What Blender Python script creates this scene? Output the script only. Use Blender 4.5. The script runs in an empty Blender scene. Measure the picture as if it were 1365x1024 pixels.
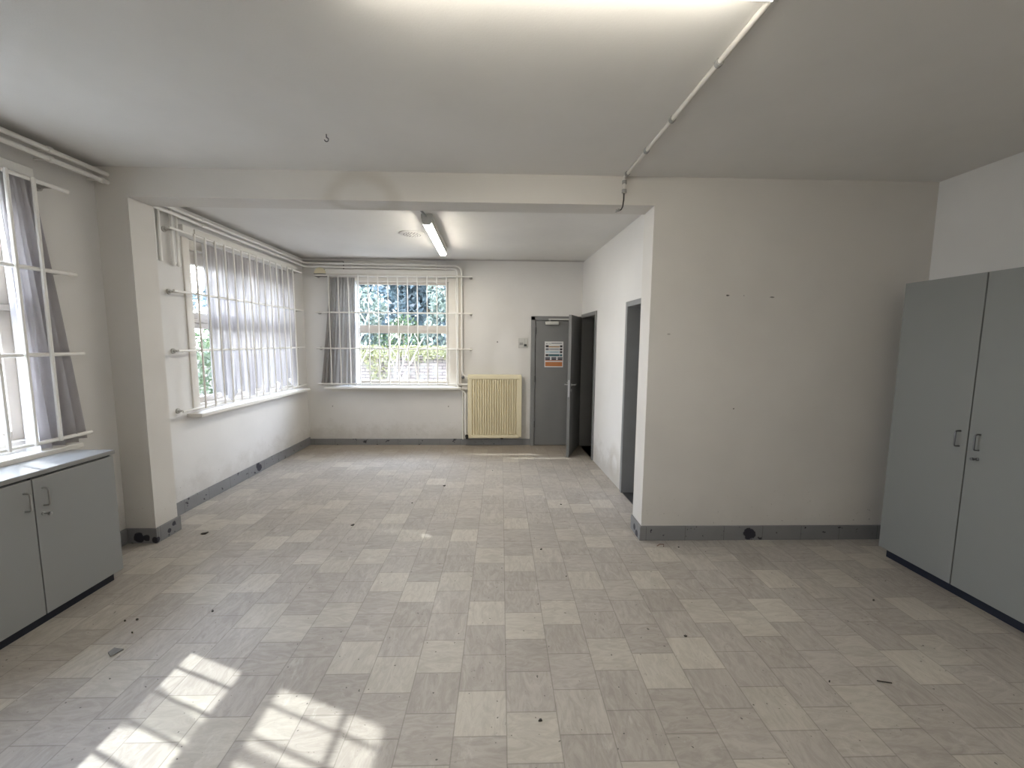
import bpy, math, random
from mathutils import Vector, Matrix

sc = bpy.context.scene
C = sc.collection
random.seed(7)

# ------------------------------------------------------------------ camera, world, sun, exposure
CAM_F, CAM_PITCH, CAM_YAW, CAM_ROLL, CAM_H = 543.79, -0.1030, 0.0275, 0.0077, 1.65
def make_camera():
    cp, sp, cy, sy = math.cos(CAM_PITCH), math.sin(CAM_PITCH), math.cos(CAM_YAW), math.sin(CAM_YAW)
    F = Vector((sy*cp, cy*cp, sp)); R = Vector((cy, -sy, 0)); U = R.cross(F)
    cr, sr = math.cos(CAM_ROLL), math.sin(CAM_ROLL)
    R2 = R*cr + U*sr; U2 = -R*sr + U*cr
    m = Matrix((R2, U2, -F)).transposed().to_4x4()
    m.translation = (0, 0, CAM_H)
    cd = bpy.data.cameras.new('camera'); cd.sensor_fit = 'HORIZONTAL'; cd.sensor_width = 36
    cd.lens = CAM_F/1365*36; cd.clip_start = 0.05; cd.clip_end = 200
    o = bpy.data.objects.new('camera', cd); C.objects.link(o); o.matrix_world = m
    sc.camera = o
make_camera()

SKY_STRENGTH = 14.0
SUN_STRENGTH = 4.4
SUN_DIR = Vector((1.08, -0.42, -1.0))
LAMP_ALCOVE = 50.0
LAMP_ROOM = 13.0
EXPOSURE = 0.84

world = bpy.data.worlds.new('sky'); sc.world = world; world.use_nodes = True
wn = world.node_tree.nodes; wl = world.node_tree.links
bg = wn['Background']
tc = wn.new('ShaderNodeTexCoord'); sx = wn.new('ShaderNodeSeparateXYZ'); rp = wn.new('ShaderNodeValToRGB')
wl.new(tc.outputs['Generated'], sx.inputs[0]); wl.new(sx.outputs['Z'], rp.inputs[0]); wl.new(rp.outputs[0], bg.inputs[0])
rp.color_ramp.elements[0].position = 0.0; rp.color_ramp.elements[0].color = (0.92, 0.93, 1.0, 1)
rp.color_ramp.elements[1].position = 0.7; rp.color_ramp.elements[1].color = (0.68, 0.77, 1.0, 1)
bg.inputs[1].default_value = SKY_STRENGTH

sd = bpy.data.lights.new('sun', 'SUN'); sd.energy = SUN_STRENGTH; sd.angle = math.radians(0.6); sd.color = (1.0, 0.99, 0.97)
so = bpy.data.objects.new('sun', sd); C.objects.link(so)
so.rotation_euler = SUN_DIR.to_track_quat('-Z', 'Y').to_euler(); so.location = (-6, 8, 9)

def portal(name, loc, normal, w, h):
    ld = bpy.data.lights.new(name, 'AREA'); ld.shape = 'RECTANGLE'; ld.size = w; ld.size_y = h; ld.energy = 1
    ld.cycles.is_portal = True
    o = bpy.data.objects.new(name, ld); C.objects.link(o); o.location = loc
    o.rotation_euler = Vector(normal).to_track_quat('-Z', 'Y').to_euler()

vs = sc.view_settings
vs.view_transform = 'Standard'; vs.look = 'None'; vs.gamma = 1.0; vs.use_curve_mapping = False; vs.exposure = EXPOSURE
sc.cycles.use_denoising = True
sc.cycles.max_bounces = 12; sc.cycles.diffuse_bounces = 8; sc.cycles.transparent_max_bounces = 24
sc.cycles.sample_clamp_indirect = 8

# ------------------------------------------------------------------ measures of the place
D1, D1B, D2 = 3.250, 3.473, 6.434       # front face and back face of the middle wall, back wall
HC, HCA, HL = 2.920, 2.885, 2.707       # ceiling, alcove ceiling, underside of the lintel
XL, XR = -2.794, 1.182                  # opening in the middle wall
XW, XE = -3.028, 3.427                  # left wall, right wall
Y0 = -2.6                               # rear wall behind the camera
def xr(y):                              # slightly skewed right wall of the alcove
    return 1.379 + (1.2696-1.379)*(y-3.4)/(6.434-3.4)

# ------------------------------------------------------------------ mesh helpers
class MB:
    def __init__(s): s.v = []; s.f = []; s.m = []
    def add(s, vs, fs, mi=0):
        b = len(s.v); s.v += [tuple(v) for v in vs]
        for f in fs: s.f.append(tuple(b+i for i in f)); s.m.append(mi)
        return s
    def box(s, x0, x1, y0, y1, z0, z1, mi=0):
        if x0 > x1: x0, x1 = x1, x0
        if y0 > y1: y0, y1 = y1, y0
        if z0 > z1: z0, z1 = z1, z0
        v = [(x0,y0,z0),(x1,y0,z0),(x1,y1,z0),(x0,y1,z0),(x0,y0,z1),(x1,y0,z1),(x1,y1,z1),(x0,y1,z1)]
        return s.add(v, [(0,3,2,1),(4,5,6,7),(0,1,5,4),(1,2,6,5),(2,3,7,6),(3,0,4,7)], mi)
    def tube(s, pts, r, n=10, mi=0, cap=True):
        pts = [Vector(p) for p in pts]; rs = r if isinstance(r, (list, tuple)) else [r]*len(pts)
        rings = []; up = None
        for i, p in enumerate(pts):
            if i == 0: d = pts[1]-p
            elif i == len(pts)-1: d = p-pts[i-1]
            else: d = (pts[i+1]-p).normalized() + (p-pts[i-1]).normalized()
            d.normalize()
            if up is None:
                a = Vector((0,0,1)) if abs(d.z) < .9 else Vector((1,0,0))
                up = (a - d*a.dot(d)).normalized()
            else:
                up = (up - d*up.dot(d)).normalized()
            w = d.cross(up)
            rings.append([p + (up*math.cos(2*math.pi*k/n) + w*math.sin(2*math.pi*k/n))*rs[i] for k in range(n)])
        vs = [v for R in rings for v in R]; fs = []
        for i in range(len(pts)-1):
            for k in range(n):
                fs.append((i*n+k, i*n+(k+1)%n, (i+1)*n+(k+1)%n, (i+1)*n+k))
        if cap:
            fs.append(tuple(range(n-1,-1,-1))); fs.append(tuple((len(pts)-1)*n+k for k in range(n)))
        return s.add(vs, fs, mi)
    def lathe(s, c, axis, prof, n=20, mi=0):
        # prof: list of (distance along axis, radius)
        c = Vector(c); d = Vector(axis).normalized()
        a = Vector((0,0,1)) if abs(d.z) < .9 else Vector((1,0,0))
        u = (a-d*a.dot(d)).normalized(); w = d.cross(u)
        vs = [c + d*t + (u*math.cos(2*math.pi*k/n)+w*math.sin(2*math.pi*k/n))*max(r,1e-5) for t, r in prof for k in range(n)]
        fs = [(i*n+k, i*n+(k+1)%n, (i+1)*n+(k+1)%n, (i+1)*n+k) for i in range(len(prof)-1) for k in range(n)]
        fs.append(tuple(range(n-1,-1,-1))); fs.append(tuple((len(prof)-1)*n+k for k in range(n)))
        return s.add(vs, fs, mi)
    def prism(s, poly, fn, a, b, mi=0):
        # poly: 2D outline, fn(u, v, t) -> 3D point, extruded from t=a to t=b
        n = len(poly)
        vs = [fn(u, v, a) for u, v in poly] + [fn(u, v, b) for u, v in poly]
        fs = [tuple(range(n-1,-1,-1)), tuple(range(n, 2*n))] + [(i, (i+1)%n, n+(i+1)%n, n+i) for i in range(n)]
        return s.add(vs, fs, mi)
    def map(s, fn): s.v = [tuple(fn(*v)) for v in s.v]; return s
    def build(s, name, mat, parent=None, smooth=False, bevel=0.0, seg=2):
        off = Vector((0,0,0))
        q = parent
        while q is not None: off += q.location; q = q.parent
        me = bpy.data.meshes.new(name)
        me.from_pydata([tuple(Vector(v)-off) for v in s.v], [], s.f)
        mats = mat if isinstance(mat, (list, tuple)) else [mat]
        for m in mats: me.materials.append(m)
        for p, mi in zip(me.polygons, s.m): p.material_index = mi
        me.update()
        import bmesh
        bm = bmesh.new(); bm.from_mesh(me); bmesh.ops.recalc_face_normals(bm, faces=bm.faces); bm.to_mesh(me); bm.free()
        o = bpy.data.objects.new(name, me); C.objects.link(o)
        if parent is not None: o.parent = parent
        if smooth:
            for p in me.polygons: p.use_smooth = True
            try: me.set_sharp_from_angle(angle=math.radians(40))
            except Exception: pass
        if bevel:
            b = o.modifiers.new('bevel', 'BEVEL'); b.width = bevel; b.segments = seg; b.limit_method = 'ANGLE'
        return o
def bx(*a): return MB().box(*a)
def thing(name, label, cat, loc, group=None, kind=None):
    o = bpy.data.objects.new(name, None); C.objects.link(o); o.location = loc; o.empty_display_size = .1
    return tag(o, label, cat, group, kind)
def tag(o, label, cat, group=None, kind=None):
    o['label'] = label; o['category'] = cat
    if group: o['group'] = group
    o['kind'] = kind or 'thing'
    return o
def struct(o, label, cat): return tag(o, label, cat, None, 'structure')
def arc(c, u, v, r, a0, a1, n=6):
    c, u, v = Vector(c), Vector(u), Vector(v)
    return [c + u*math.cos(a0+(a1-a0)*i/n)*r + v*math.sin(a0+(a1-a0)*i/n)*r for i in range(n+1)]
def bend(pts, r=.05, n=5):
    # rounds the corners of a polyline
    pts = [Vector(p) for p in pts]; out = [pts[0]]
    for i in range(1, len(pts)-1):
        p = pts[i]; a = (pts[i-1]-p).normalized(); b = (pts[i+1]-p).normalized()
        p0 = p+a*r; p1 = p+b*r
        for k in range(n+1):
            t = k/n; out.append(p0*(1-t)**2 + p*2*t*(1-t) + p1*t*t)
    out.append(pts[-1]); return out

# ------------------------------------------------------------------ materials
def N(nt, t, **kw):
    n = nt.nodes.new(t)
    for k, v in kw.items(): setattr(n, k, v)
    return n
class Sh:
    def __init__(s, name):
        s.m = bpy.data.materials.new(name); s.m.use_nodes = True; s.nt = s.m.node_tree
        s.b = s.nt.nodes['Principled BSDF']; s.geo = N(s.nt, 'ShaderNodeNewGeometry')
    def link(s, a, b): s.nt.links.new(a, b)
    def val(s, x, sock):
        if isinstance(x, (int, float)): sock.default_value = x
        elif isinstance(x, tuple): sock.default_value = x if len(x) == len(sock.default_value) else (*x, 1)
        else: s.link(x, sock)
    def math(s, op, a, b=0.0, c=0.0, clamp=False):
        n = N(s.nt, 'ShaderNodeMath', operation=op); n.use_clamp = clamp
        s.val(a, n.inputs[0]); s.val(b, n.inputs[1]); s.val(c, n.inputs[2]); return n.outputs[0]
    def mix(s, f, a, b, blend='MIX'):
        n = N(s.nt, 'ShaderNodeMix', data_type='RGBA', blend_type=blend)
        s.val(f, n.inputs['Factor'])
        s.val(a, n.inputs[6]); s.val(b, n.inputs[7]); return n.outputs[2]
    def noise(s, scale, detail=3, rough=.55, vec=None, out='Fac', dist=0):
        n = N(s.nt, 'ShaderNodeTexNoise'); n.inputs['Scale'].default_value = scale
        n.inputs['Detail'].default_value = detail; n.inputs['Roughness'].default_value = rough; n.inputs['Distortion'].default_value = dist
        s.link(vec or s.geo.outputs['Position'], n.inputs['Vector']); return n.outputs[out]
    def ramp(s, x, a, b): # smooth 0..1 between a and b
        n = N(s.nt, 'ShaderNodeMapRange', interpolation_type='SMOOTHSTEP'); n.clamp = True
        s.val(x, n.inputs[0]); n.inputs[1].default_value = a; n.inputs[2].default_value = b; return n.outputs[0]
    def xyz(s, vec=None):
        n = N(s.nt, 'ShaderNodeSeparateXYZ'); s.link(vec or s.geo.outputs['Position'], n.inputs[0]); return n.outputs
    def mapping(s, scale=(1,1,1), rot=(0,0,0), vec=None):
        n = N(s.nt, 'ShaderNodeMapping'); n.inputs['Scale'].default_value = scale; n.inputs['Rotation'].default_value = rot
        s.link(vec or s.geo.outputs['Position'], n.inputs['Vector']); return n.outputs[0]
    def dist(s, p, stretch=(1,1,1)):
        n = N(s.nt, 'ShaderNodeVectorMath', operation='SUBTRACT'); s.link(s.geo.outputs['Position'], n.inputs[0]); n.inputs[1].default_value = p
        m = N(s.nt, 'ShaderNodeVectorMath', operation='MULTIPLY'); s.link(n.outputs[0], m.inputs[0]); m.inputs[1].default_value = stretch
        l = N(s.nt, 'ShaderNodeVectorMath', operation='LENGTH'); s.link(m.outputs[0], l.inputs[0]); return l.outputs['Value']
    def bump(s, h, strength=.2, dist=.002):
        n = N(s.nt, 'ShaderNodeBump'); n.inputs['Strength'].default_value = strength; n.inputs['Distance'].default_value = dist
        s.link(h, n.inputs['Height']); s.link(n.outputs[0], s.b.inputs['Normal'])
    def out(s, color=None, rough=None, metal=0, spec=None):
        if color is not None: s.val(color, s.b.inputs['Base Color'])
        if rough is not None: s.val(rough, s.b.inputs['Roughness'])
        s.b.inputs['Metallic'].default_value = metal
        if spec is not None: s.b.inputs['Specular IOR Level'].default_value = spec
        return s.m
def paint(name, col, rough=.5, var=.05, scale=6, metal=0, bump=0.0, spec=.4):
    s = Sh(name); f = s.noise(scale, 4)
    c = s.mix(f, tuple(x*(1-var) for x in col), tuple(min(1, x*(1+var)) for x in col))
    if bump: s.bump(s.noise(350, 2), bump, .001)
    return s.out(c, rough, metal, spec)

def plaster(name, col, dirt=(.35,.32,.28), spots=(), stains=(), low=True, amt=.35, wall_band=False):
    s = Sh(name)
    big = s.noise(.9, 4, .6); fine = s.noise(14, 5, .65)
    c = s.mix(s.ramp(big, .35, .75), col, tuple(x*.93 for x in col))
    c = s.mix(s.math('MULTIPLY', s.ramp(fine, .55, .85), .10), c, tuple(x*.75 for x in col))
    if low:   # scuffed dirt close to the skirting
        z = s.xyz()[2]
        m = s.math('MULTIPLY', s.ramp(s.math('ADD', z, s.math('MULTIPLY', s.noise(5, 5, .7), .7)), .78, .38), amt)
        c = s.mix(m, c, dirt)
        sp = s.math('MULTIPLY', s.ramp(s.noise(38, 2), .70, .76), s.ramp(s.math('ADD', z, s.math('MULTIPLY', s.noise(3, 3), .5)), .85, .3))
        c = s.mix(s.math('MULTIPLY', sp, .6), c, (.10,.09,.08))
    if wall_band:   # darker band on the ceiling along the left and far walls
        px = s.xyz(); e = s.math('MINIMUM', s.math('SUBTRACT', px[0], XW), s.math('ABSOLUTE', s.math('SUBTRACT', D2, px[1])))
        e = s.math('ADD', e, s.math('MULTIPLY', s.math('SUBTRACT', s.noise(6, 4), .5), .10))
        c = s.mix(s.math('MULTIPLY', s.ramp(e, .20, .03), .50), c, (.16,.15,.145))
    for p, r, st, k in spots:
        d = s.math('ADD', s.dist(p, st), s.math('MULTIPLY', s.math('SUBTRACT', s.noise(60, 2), .5), r*1.2))
        c = s.mix(s.math('MULTIPLY', s.ramp(d, r*1.2, r*.6), k), c, (.035,.033,.03))
    for p, r0, r1, st, k, cc in stains:   # ring-shaped water stains
        d = s.math('ADD', s.dist(p, st), s.math('MULTIPLY', s.math('SUBTRACT', s.noise(4, 4), .5), r0*.5))
        m = s.math('MULTIPLY', s.ramp(d, r1, r0), s.ramp(d, r0*.55, r0))
        c = s.mix(s.math('MULTIPLY', m, k), c, cc)
    s.bump(s.noise(110, 4, .7), .22, .003)
    return s.out(c, .75, 0, .25)

WALL = (.68, .67, .655)
M = {}
M['wall'] = plaster('wall_paint', WALL)
M['wall_back'] = plaster('wall_paint_back', WALL, spots=[((-.057,D2,1.646),.012,(1,1,1),.9), ((-2.65,D2,.62),.010,(1,1,1),.6),((-.83,D2,.62),.007,(1,1,.5),.8)],
                         stains=[((.1,D2,1.25),.25,.5,(1,1,.35),.18,(.42,.40,.36))])
M['wall_mid'] = plaster('wall_paint_middle', (.64,.62,.59), amt=.12, spots=[((1.80,D1,2.03),.006,(.4,1,1),.9),((1.93,D1,2.03),.004,(1,1,1),.7),((2.16,D1,2.02),.006,(.3,1,1),.7),((1.905,D1,1.12),.007,(1,1,1),.9),((1.34,D1,1.72),.006,(.4,1,1),.4)],
                        stains=[((-1.06,D1,2.70),.24,.34,(1,1,1.25),.26,(.36,.32,.25))])
M['wall_alcove'] = plaster('wall_paint_alcove', WALL, amt=.5, stains=[((xr(4.62),4.62,.22),.12,.26,(1,1,.8),.35,(.40,.36,.30))])
M['ceiling'] = plaster('ceiling_paint', (.72,.71,.69), low=False, wall_band=True)
s = Sh('corridor_shade_paint'); M['dark_wall'] = s.out(s.mix(s.noise(3), (.035,.035,.037), (.05,.05,.05)), .8)  # near-black colour carries the darkness of the unlit rooms

def floor_mat():
    s = Sh('vinyl_tiles'); P = s.xyz(); x, y = P[0], P[1]
    T, TX, TY = .2247, .0322, 2.229
    u = s.math('DIVIDE', s.math('SUBTRACT', x, TX-T), T); c = s.math('FLOOR', u)
    fu = s.math('SUBTRACT', u, c)
    c3 = s.math('FLOORED_MODULO', c, 3.0); c6 = s.math('FLOORED_MODULO', c, 6.0)
    is1 = s.math('COMPARE', c3, 1.0, .2); ge3 = s.math('GREATER_THAN', c6, 2.5)
    odd = s.math('FLOORED_MODULO', c, 2.0)
    off = s.math('ADD', s.math('MULTIPLY', is1, -.51), s.math('MULTIPLY', ge3, -1.51))
    v = s.math('SUBTRACT', s.math('DIVIDE', s.math('SUBTRACT', y, TY), T), off); r = s.math('FLOOR', v)
    fv = s.math('SUBTRACT', v, r)
    light = s.math('COMPARE', s.math('FLOORED_MODULO', r, 3.0), 0.0, .2)
    cmb = N(s.nt, 'ShaderNodeCombineXYZ'); s.link(c, cmb.inputs[0]); s.link(r, cmb.inputs[1])
    wnz = N(s.nt, 'ShaderNodeTexWhiteNoise', noise_dimensions='3D'); s.link(cmb.outputs[0], wnz.inputs['Vector'])
    rnd = wnz.outputs['Value']; rc = s.xyz(wnz.outputs['Color'])
    # marbling: streaks that run one way or the other from tile to tile
    a1 = s.noise(7, 6, .7, s.mapping((3, 1, 1)), dist=1.6); a2 = s.noise(7, 6, .7, s.mapping((1, 3, 1)), dist=1.6)
    st = s.mix(s.math('GREATER_THAN', rc[1], .6), a1, a2)
    base = s.mix(rnd, (.335,.305,.275), (.385,.353,.32))
    lt = s.mix(rc[2], (.415,.385,.338), (.48,.447,.39))
    lt = s.mix(s.math('MULTIPLY', s.math('GREATER_THAN', rc[0], s.math('SUBTRACT', .75, s.math('MULTIPLY', s.ramp(y, 2.9, 3.6), .40))), .6), lt, base)   # many of the pale tiles at the far end have worn down
    col = s.mix(light, base, lt)
    col = s.mix(s.ramp(st, .30, .70), s.mix(.22, col, (.20,.185,.165)), s.mix(.20, col, (.70,.67,.61)))
    # worn grime
    g = s.ramp(s.noise(1.3, 5, .65), .45, .75); col = s.mix(s.math('MULTIPLY', g, .22), col, (.22,.195,.165))
    fl = s.ramp(s.noise(27, 4, .75), .64, .70); fl = s.math('MULTIPLY', fl, s.ramp(s.noise(2.4, 3), .45, .65))
    col = s.mix(s.math('MULTIPLY', fl, .75), col, (.06,.055,.05))
    sp = s.ramp(s.noise(46, 1), .745, .77); col = s.mix(s.math('MULTIPLY', sp, .8), col, (.05,.045,.04))
    # brown dirt along the far walls of the alcove
    bd = s.math('MULTIPLY', s.ramp(s.math('ADD', y, s.math('MULTIPLY', s.noise(2.2, 4), .9)), 5.75, 6.8), .60)
    col = s.mix(bd, col, (.25,.20,.145))
    # pale worn scuffs
    sc1 = s.math('MULTIPLY', s.ramp(s.noise(3, 5, .7, s.mapping((3, 1.2, 1), (0,0,.7))), .60, .72), .30)
    col = s.mix(sc1, col, (.66,.64,.60))
    e = s.math('MINIMUM', s.math('MINIMUM', fu, s.math('SUBTRACT', 1.0, fu)), s.math('MINIMUM', fv, s.math('SUBTRACT', 1.0, fv)))
    j = s.math('MULTIPLY', s.ramp(e, .016, .004), .5); col = s.mix(j, col, (.15,.135,.115))
    rg = s.math('ADD', .34, s.math('MULTIPLY', s.noise(5, 5, .7), .28))
    s.bump(s.math('ADD', s.math('MULTIPLY', s.ramp(e, .02, 0.0), -1.0), s.math('MULTIPLY', s.noise(9, 4), .35)), .14, .003)
    return s.out(col, rg, 0, .5)
M['floor'] = floor_mat()

def skirting_mat(name, spots):
    s = Sh(name)
    c = s.mix(s.noise(4, 4), (.17,.172,.18), (.235,.235,.242))
    ch = s.ramp(s.noise(13, 4, .65), .635, .65); c = s.mix(ch, c, (.028,.027,.036))
    wv = s.math('ADD', s.xyz()[0], s.xyz()[1])
    jt = s.math('FRACT', s.math('DIVIDE', wv, .33)); c = s.mix(s.math('MULTIPLY', s.ramp(s.math('ABSOLUTE', s.math('SUBTRACT', jt, .5)), .008, .003), .7), c, (.06,.06,.065))
    for p, r in spots:
        d = s.math('ADD', s.dist(p), s.math('MULTIPLY', s.math('SUBTRACT', s.noise(25, 3), .5), r*.9))
        c = s.mix(s.ramp(d, r, r*.85), c, (.018,.018,.03))
    return s.out(c, .5)
M['skirting'] = skirting_mat('skirting_paint', [((2.10,D1-.015,.055),.055),((1.17,D1+.06,.03),.035),((1.17,D1+.12,.06),.03),((-2.92,D1-.015,.05),.045),((-2.86,D1-.015,.05),.03),((-2.79,D1-.01,.03),.03),((-2.78,3.36,.05),.02),((-2.78,3.41,.09),.02),((-3.01,5.05,.06),.05),((-3.01,5.02,.1),.04)])
M['door_grey'] = paint('door_grey', (.185,.187,.188), .45, .06)
M['frame_grey'] = paint('frame_grey', (.20,.202,.205), .45, .08)
M['cab_grey'] = paint('cabinet_grey', (.275,.285,.29), .5, .02, bump=.05)
M['ward_shaded'] = paint('wardrobe_grey_shaded', (.225,.232,.228), .5, .02, bump=.05)  # cabinet grey darkened to put in the shade on the room's right side
M['top_grey'] = paint('worktop_grey', (.27,.275,.275), .35, .03)
M['plinth'] = paint('plinth_blue_black', (.012,.016,.03), .5, .2)
M['gap'] = paint('gap_black', (.02,.02,.024), .7, .1)
M['steel'] = paint('brushed_steel', (.45,.45,.45), .35, .1, metal=1.0)
M['darksteel'] = paint('dark_steel', (.16,.16,.165), .4, .1, metal=.9)
M['white'] = paint('white_gloss', (.74,.73,.70), .35, .05)
M['offwhite'] = paint('offwhite_gloss', (.66,.64,.60), .4, .08)
M['bar'] = paint('bar_white', (.76,.745,.71), .35, .06)
M['bracket'] = paint('bracket_grey', (.42,.41,.39), .45, .1)
M['pipe'] = paint('pipe_white', (.78,.77,.74), .35, .06)
M['frame_white'] = paint('window_frame', (.64,.61,.56), .45, .08)
M['sash'] = paint('window_sash', (.55,.51,.46), .5, .08)
M['cream'] = paint('radiator_cream', (.72,.655,.47), .4, .04)
M['black'] = paint('black_plastic', (.02,.02,.02), .5, .1)
M['greyplastic'] = paint('switch_plastic', (.52,.52,.50), .5, .05)
M['clip'] = paint('clip_grey', (.30,.30,.29), .5, .1)
M['closer'] = paint('closer_silver', (.55,.55,.53), .4, .05, metal=.3)
M['lampbody'] = paint('lamp_body', (.55,.55,.53), .4, .05)
def emit(name, col, st):
    m = bpy.data.materials.new(name); m.use_nodes = True; nt = m.node_tree; nt.nodes.clear()
    e = nt.nodes.new('ShaderNodeEmission'); o = nt.nodes.new('ShaderNodeOutputMaterial')
    e.inputs[0].default_value = (*col, 1); e.inputs[1].default_value = st; nt.links.new(e.outputs[0], o.inputs[0]); return m
M['lamp_alcove'] = emit('lamp_glow_alcove', (1.0, .93, .80), LAMP_ALCOVE)
M['lamp_room'] = emit('lamp_glow_room', (1.0, .93, .80), LAMP_ROOM)
def glass():
    m = bpy.data.materials.new('window_glass'); m.use_nodes = True; nt = m.node_tree; nt.nodes.clear()
    t = nt.nodes.new('ShaderNodeBsdfTransparent'); g = nt.nodes.new('ShaderNodeBsdfGlossy'); lw = nt.nodes.new('ShaderNodeLayerWeight'); pw = nt.nodes.new('ShaderNodeMath'); fr = nt.nodes.new('ShaderNodeMath')
    mx = nt.nodes.new('ShaderNodeMixShader'); o = nt.nodes.new('ShaderNodeOutputMaterial')
    t.inputs[0].default_value = (.95,.97,.96,1); g.inputs['Roughness'].default_value = .02; lw.inputs[0].default_value = .5; pw.operation = 'POWER'; pw.inputs[1].default_value = 4.5; fr.operation = 'MULTIPLY_ADD'; fr.inputs[1].default_value = .8; fr.inputs[2].default_value = .03; nt.links.new(lw.outputs['Facing'], pw.inputs[0]); nt.links.new(pw.outputs[0], fr.inputs[0])
    nt.links.new(fr.outputs[0], mx.inputs[0]); nt.links.new(t.outputs[0], mx.inputs[1]); nt.links.new(g.outputs[0], mx.inputs[2])
    nt.links.new(mx.outputs[0], o.inputs[0]); return m
M['glass'] = glass()
def cloth(name, col, transp, trans, streak=False):
    m = bpy.data.materials.new(name); m.use_nodes = True; nt = m.node_tree; nt.nodes.clear()
    geo = nt.nodes.new('ShaderNodeNewGeometry'); nz = nt.nodes.new('ShaderNodeTexNoise'); nz.inputs['Scale'].default_value = 34 if streak else 14; nz.inputs['Detail'].default_value = 4
    if streak:   # upright colour streaks stand in for the shading of the gathered folds
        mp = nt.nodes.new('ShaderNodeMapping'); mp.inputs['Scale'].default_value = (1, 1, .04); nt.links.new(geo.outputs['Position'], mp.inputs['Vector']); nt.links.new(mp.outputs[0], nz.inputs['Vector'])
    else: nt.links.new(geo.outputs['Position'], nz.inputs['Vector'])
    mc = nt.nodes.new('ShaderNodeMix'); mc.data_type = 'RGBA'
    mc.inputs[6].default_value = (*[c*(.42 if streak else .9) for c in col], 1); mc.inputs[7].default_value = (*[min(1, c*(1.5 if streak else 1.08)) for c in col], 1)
    nt.links.new(nz.outputs['Fac'], mc.inputs['Factor'])
    d = nt.nodes.new('ShaderNodeBsdfDiffuse'); t = nt.nodes.new('ShaderNodeBsdfTranslucent'); tr = nt.nodes.new('ShaderNodeBsdfTransparent')
    m1 = nt.nodes.new('ShaderNodeMixShader'); m2 = nt.nodes.new('ShaderNodeMixShader'); o = nt.nodes.new('ShaderNodeOutputMaterial')
    nt.links.new(mc.outputs[2], d.inputs[0]); nt.links.new(mc.outputs[2], t.inputs[0])
    m1.inputs[0].default_value = trans; nt.links.new(d.outputs[0], m1.inputs[1]); nt.links.new(t.outputs[0], m1.inputs[2])
    m2.inputs[0].default_value = transp; nt.links.new(m1.outputs[0], m2.inputs[1]); nt.links.new(tr.outputs[0], m2.inputs[2])
    nt.links.new(m2.outputs[0], o.inputs[0]); return m
M['curtain'] = cloth('grey_curtain', (.60,.585,.60), 0.0, .22)
M['curtain_far'] = cloth('grey_curtain_far', (.42,.41,.405), 0.0, .14)
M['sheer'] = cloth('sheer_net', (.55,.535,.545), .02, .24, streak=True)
M['sheer_white'] = cloth('sheer_white_net', (.85,.85,.88), .30, .6)

# ------------------------------------------------------------------ room shell
def slab(plane, a0, a1, z0, z1, t0, t1, holes):
    # wall of thickness t0..t1 with rectangular holes (a0,a1,z0,z1); plane 'x' or 'y' is the wall's normal
    mb = MB()
    def put(p0, p1, q0, q1):
        if p1-p0 < 1e-4 or q1-q0 < 1e-4: return
        if plane == 'x': mb.box(t0, t1, p0, p1, q0, q1)
        else: mb.box(p0, p1, t0, t1, q0, q1)
    hs = sorted(holes); cur = a0
    for h in hs:
        put(cur, h[0], z0, z1); put(h[0], h[1], z0, h[2]); put(h[0], h[1], h[3], z1); cur = h[1]
    put(cur, a1, z0, z1); return mb
WT = .30
W1 = (1.25, 2.77, .95, 2.62)      # near left window (y0, y1, z0, z1)
W2 = (4.07, 6.15, .95, 2.62)     # left window of the alcove
W3 = (-2.62, -.72, .95, 2.62)    # back window (x0, x1, z0, z1)
struct(slab('x', Y0, D2+WT, -.3, 3.2, XW-WT, XW, [W1, W2]).build('wall_left', M['wall']), 'white painted left wall with windows', 'wall')
struct(slab('y', XW, 5.2, -.3, 3.2, D2, D2+WT, [W3]).build('wall_back', M['wall_back']), 'white painted far wall with barred window, radiator and grey door', 'wall')
struct(slab('x', Y0-.3, D1+.1, -.3, 3.2, XE, XE+.3, []).build('wall_right', M['wall']), 'plain white right wall behind the tall cupboard', 'wall')
struct(bx(XW-WT, XE+.3, Y0-.3, Y0, -.3, 3.2).build('wall_rear', M['wall']), 'white rear wall behind the viewer', 'wall')
mid = MB()
mid.box(XW, XL, D1, D1B, 0, HL); mid.box(XR, XE+.3, D1, D1B, 0, HL); mid.box(XW, XE+.3, D1, D1B, HL, 3.0)
struct(mid.build('wall_middle', M['wall_mid']), 'white wall with wide opening, lintel and corner pilaster', 'wall')
DR2 = (5.60, 6.38, 0, 2.06); DR3 = (3.56, 4.34, 0, 2.06)
aw = slab('x', D1B-.02, D2, -.3, 3.0, 0, .16, [DR3, DR2]).map(lambda x, y, z: (x+xr(y), y, z))
struct(aw.build('wall_alcove', M['wall_alcove']), 'white right hand wall of the alcove with two doorways', 'wall')
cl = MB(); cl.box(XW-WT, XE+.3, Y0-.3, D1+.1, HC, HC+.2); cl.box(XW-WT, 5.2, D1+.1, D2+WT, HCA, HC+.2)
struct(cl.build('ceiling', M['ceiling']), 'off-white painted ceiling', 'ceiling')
struct(bx(XW-WT, 5.2, Y0-.3, D2+WT, -.2, 0).build('floor', M['floor']), 'beige and grey checkered vinyl tile floor', 'floor')
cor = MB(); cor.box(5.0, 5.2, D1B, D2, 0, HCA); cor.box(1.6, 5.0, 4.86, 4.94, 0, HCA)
struct(cor.build('wall_corridor', M['dark_wall']), 'unlit walls seen through the doorways', 'wall')

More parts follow.
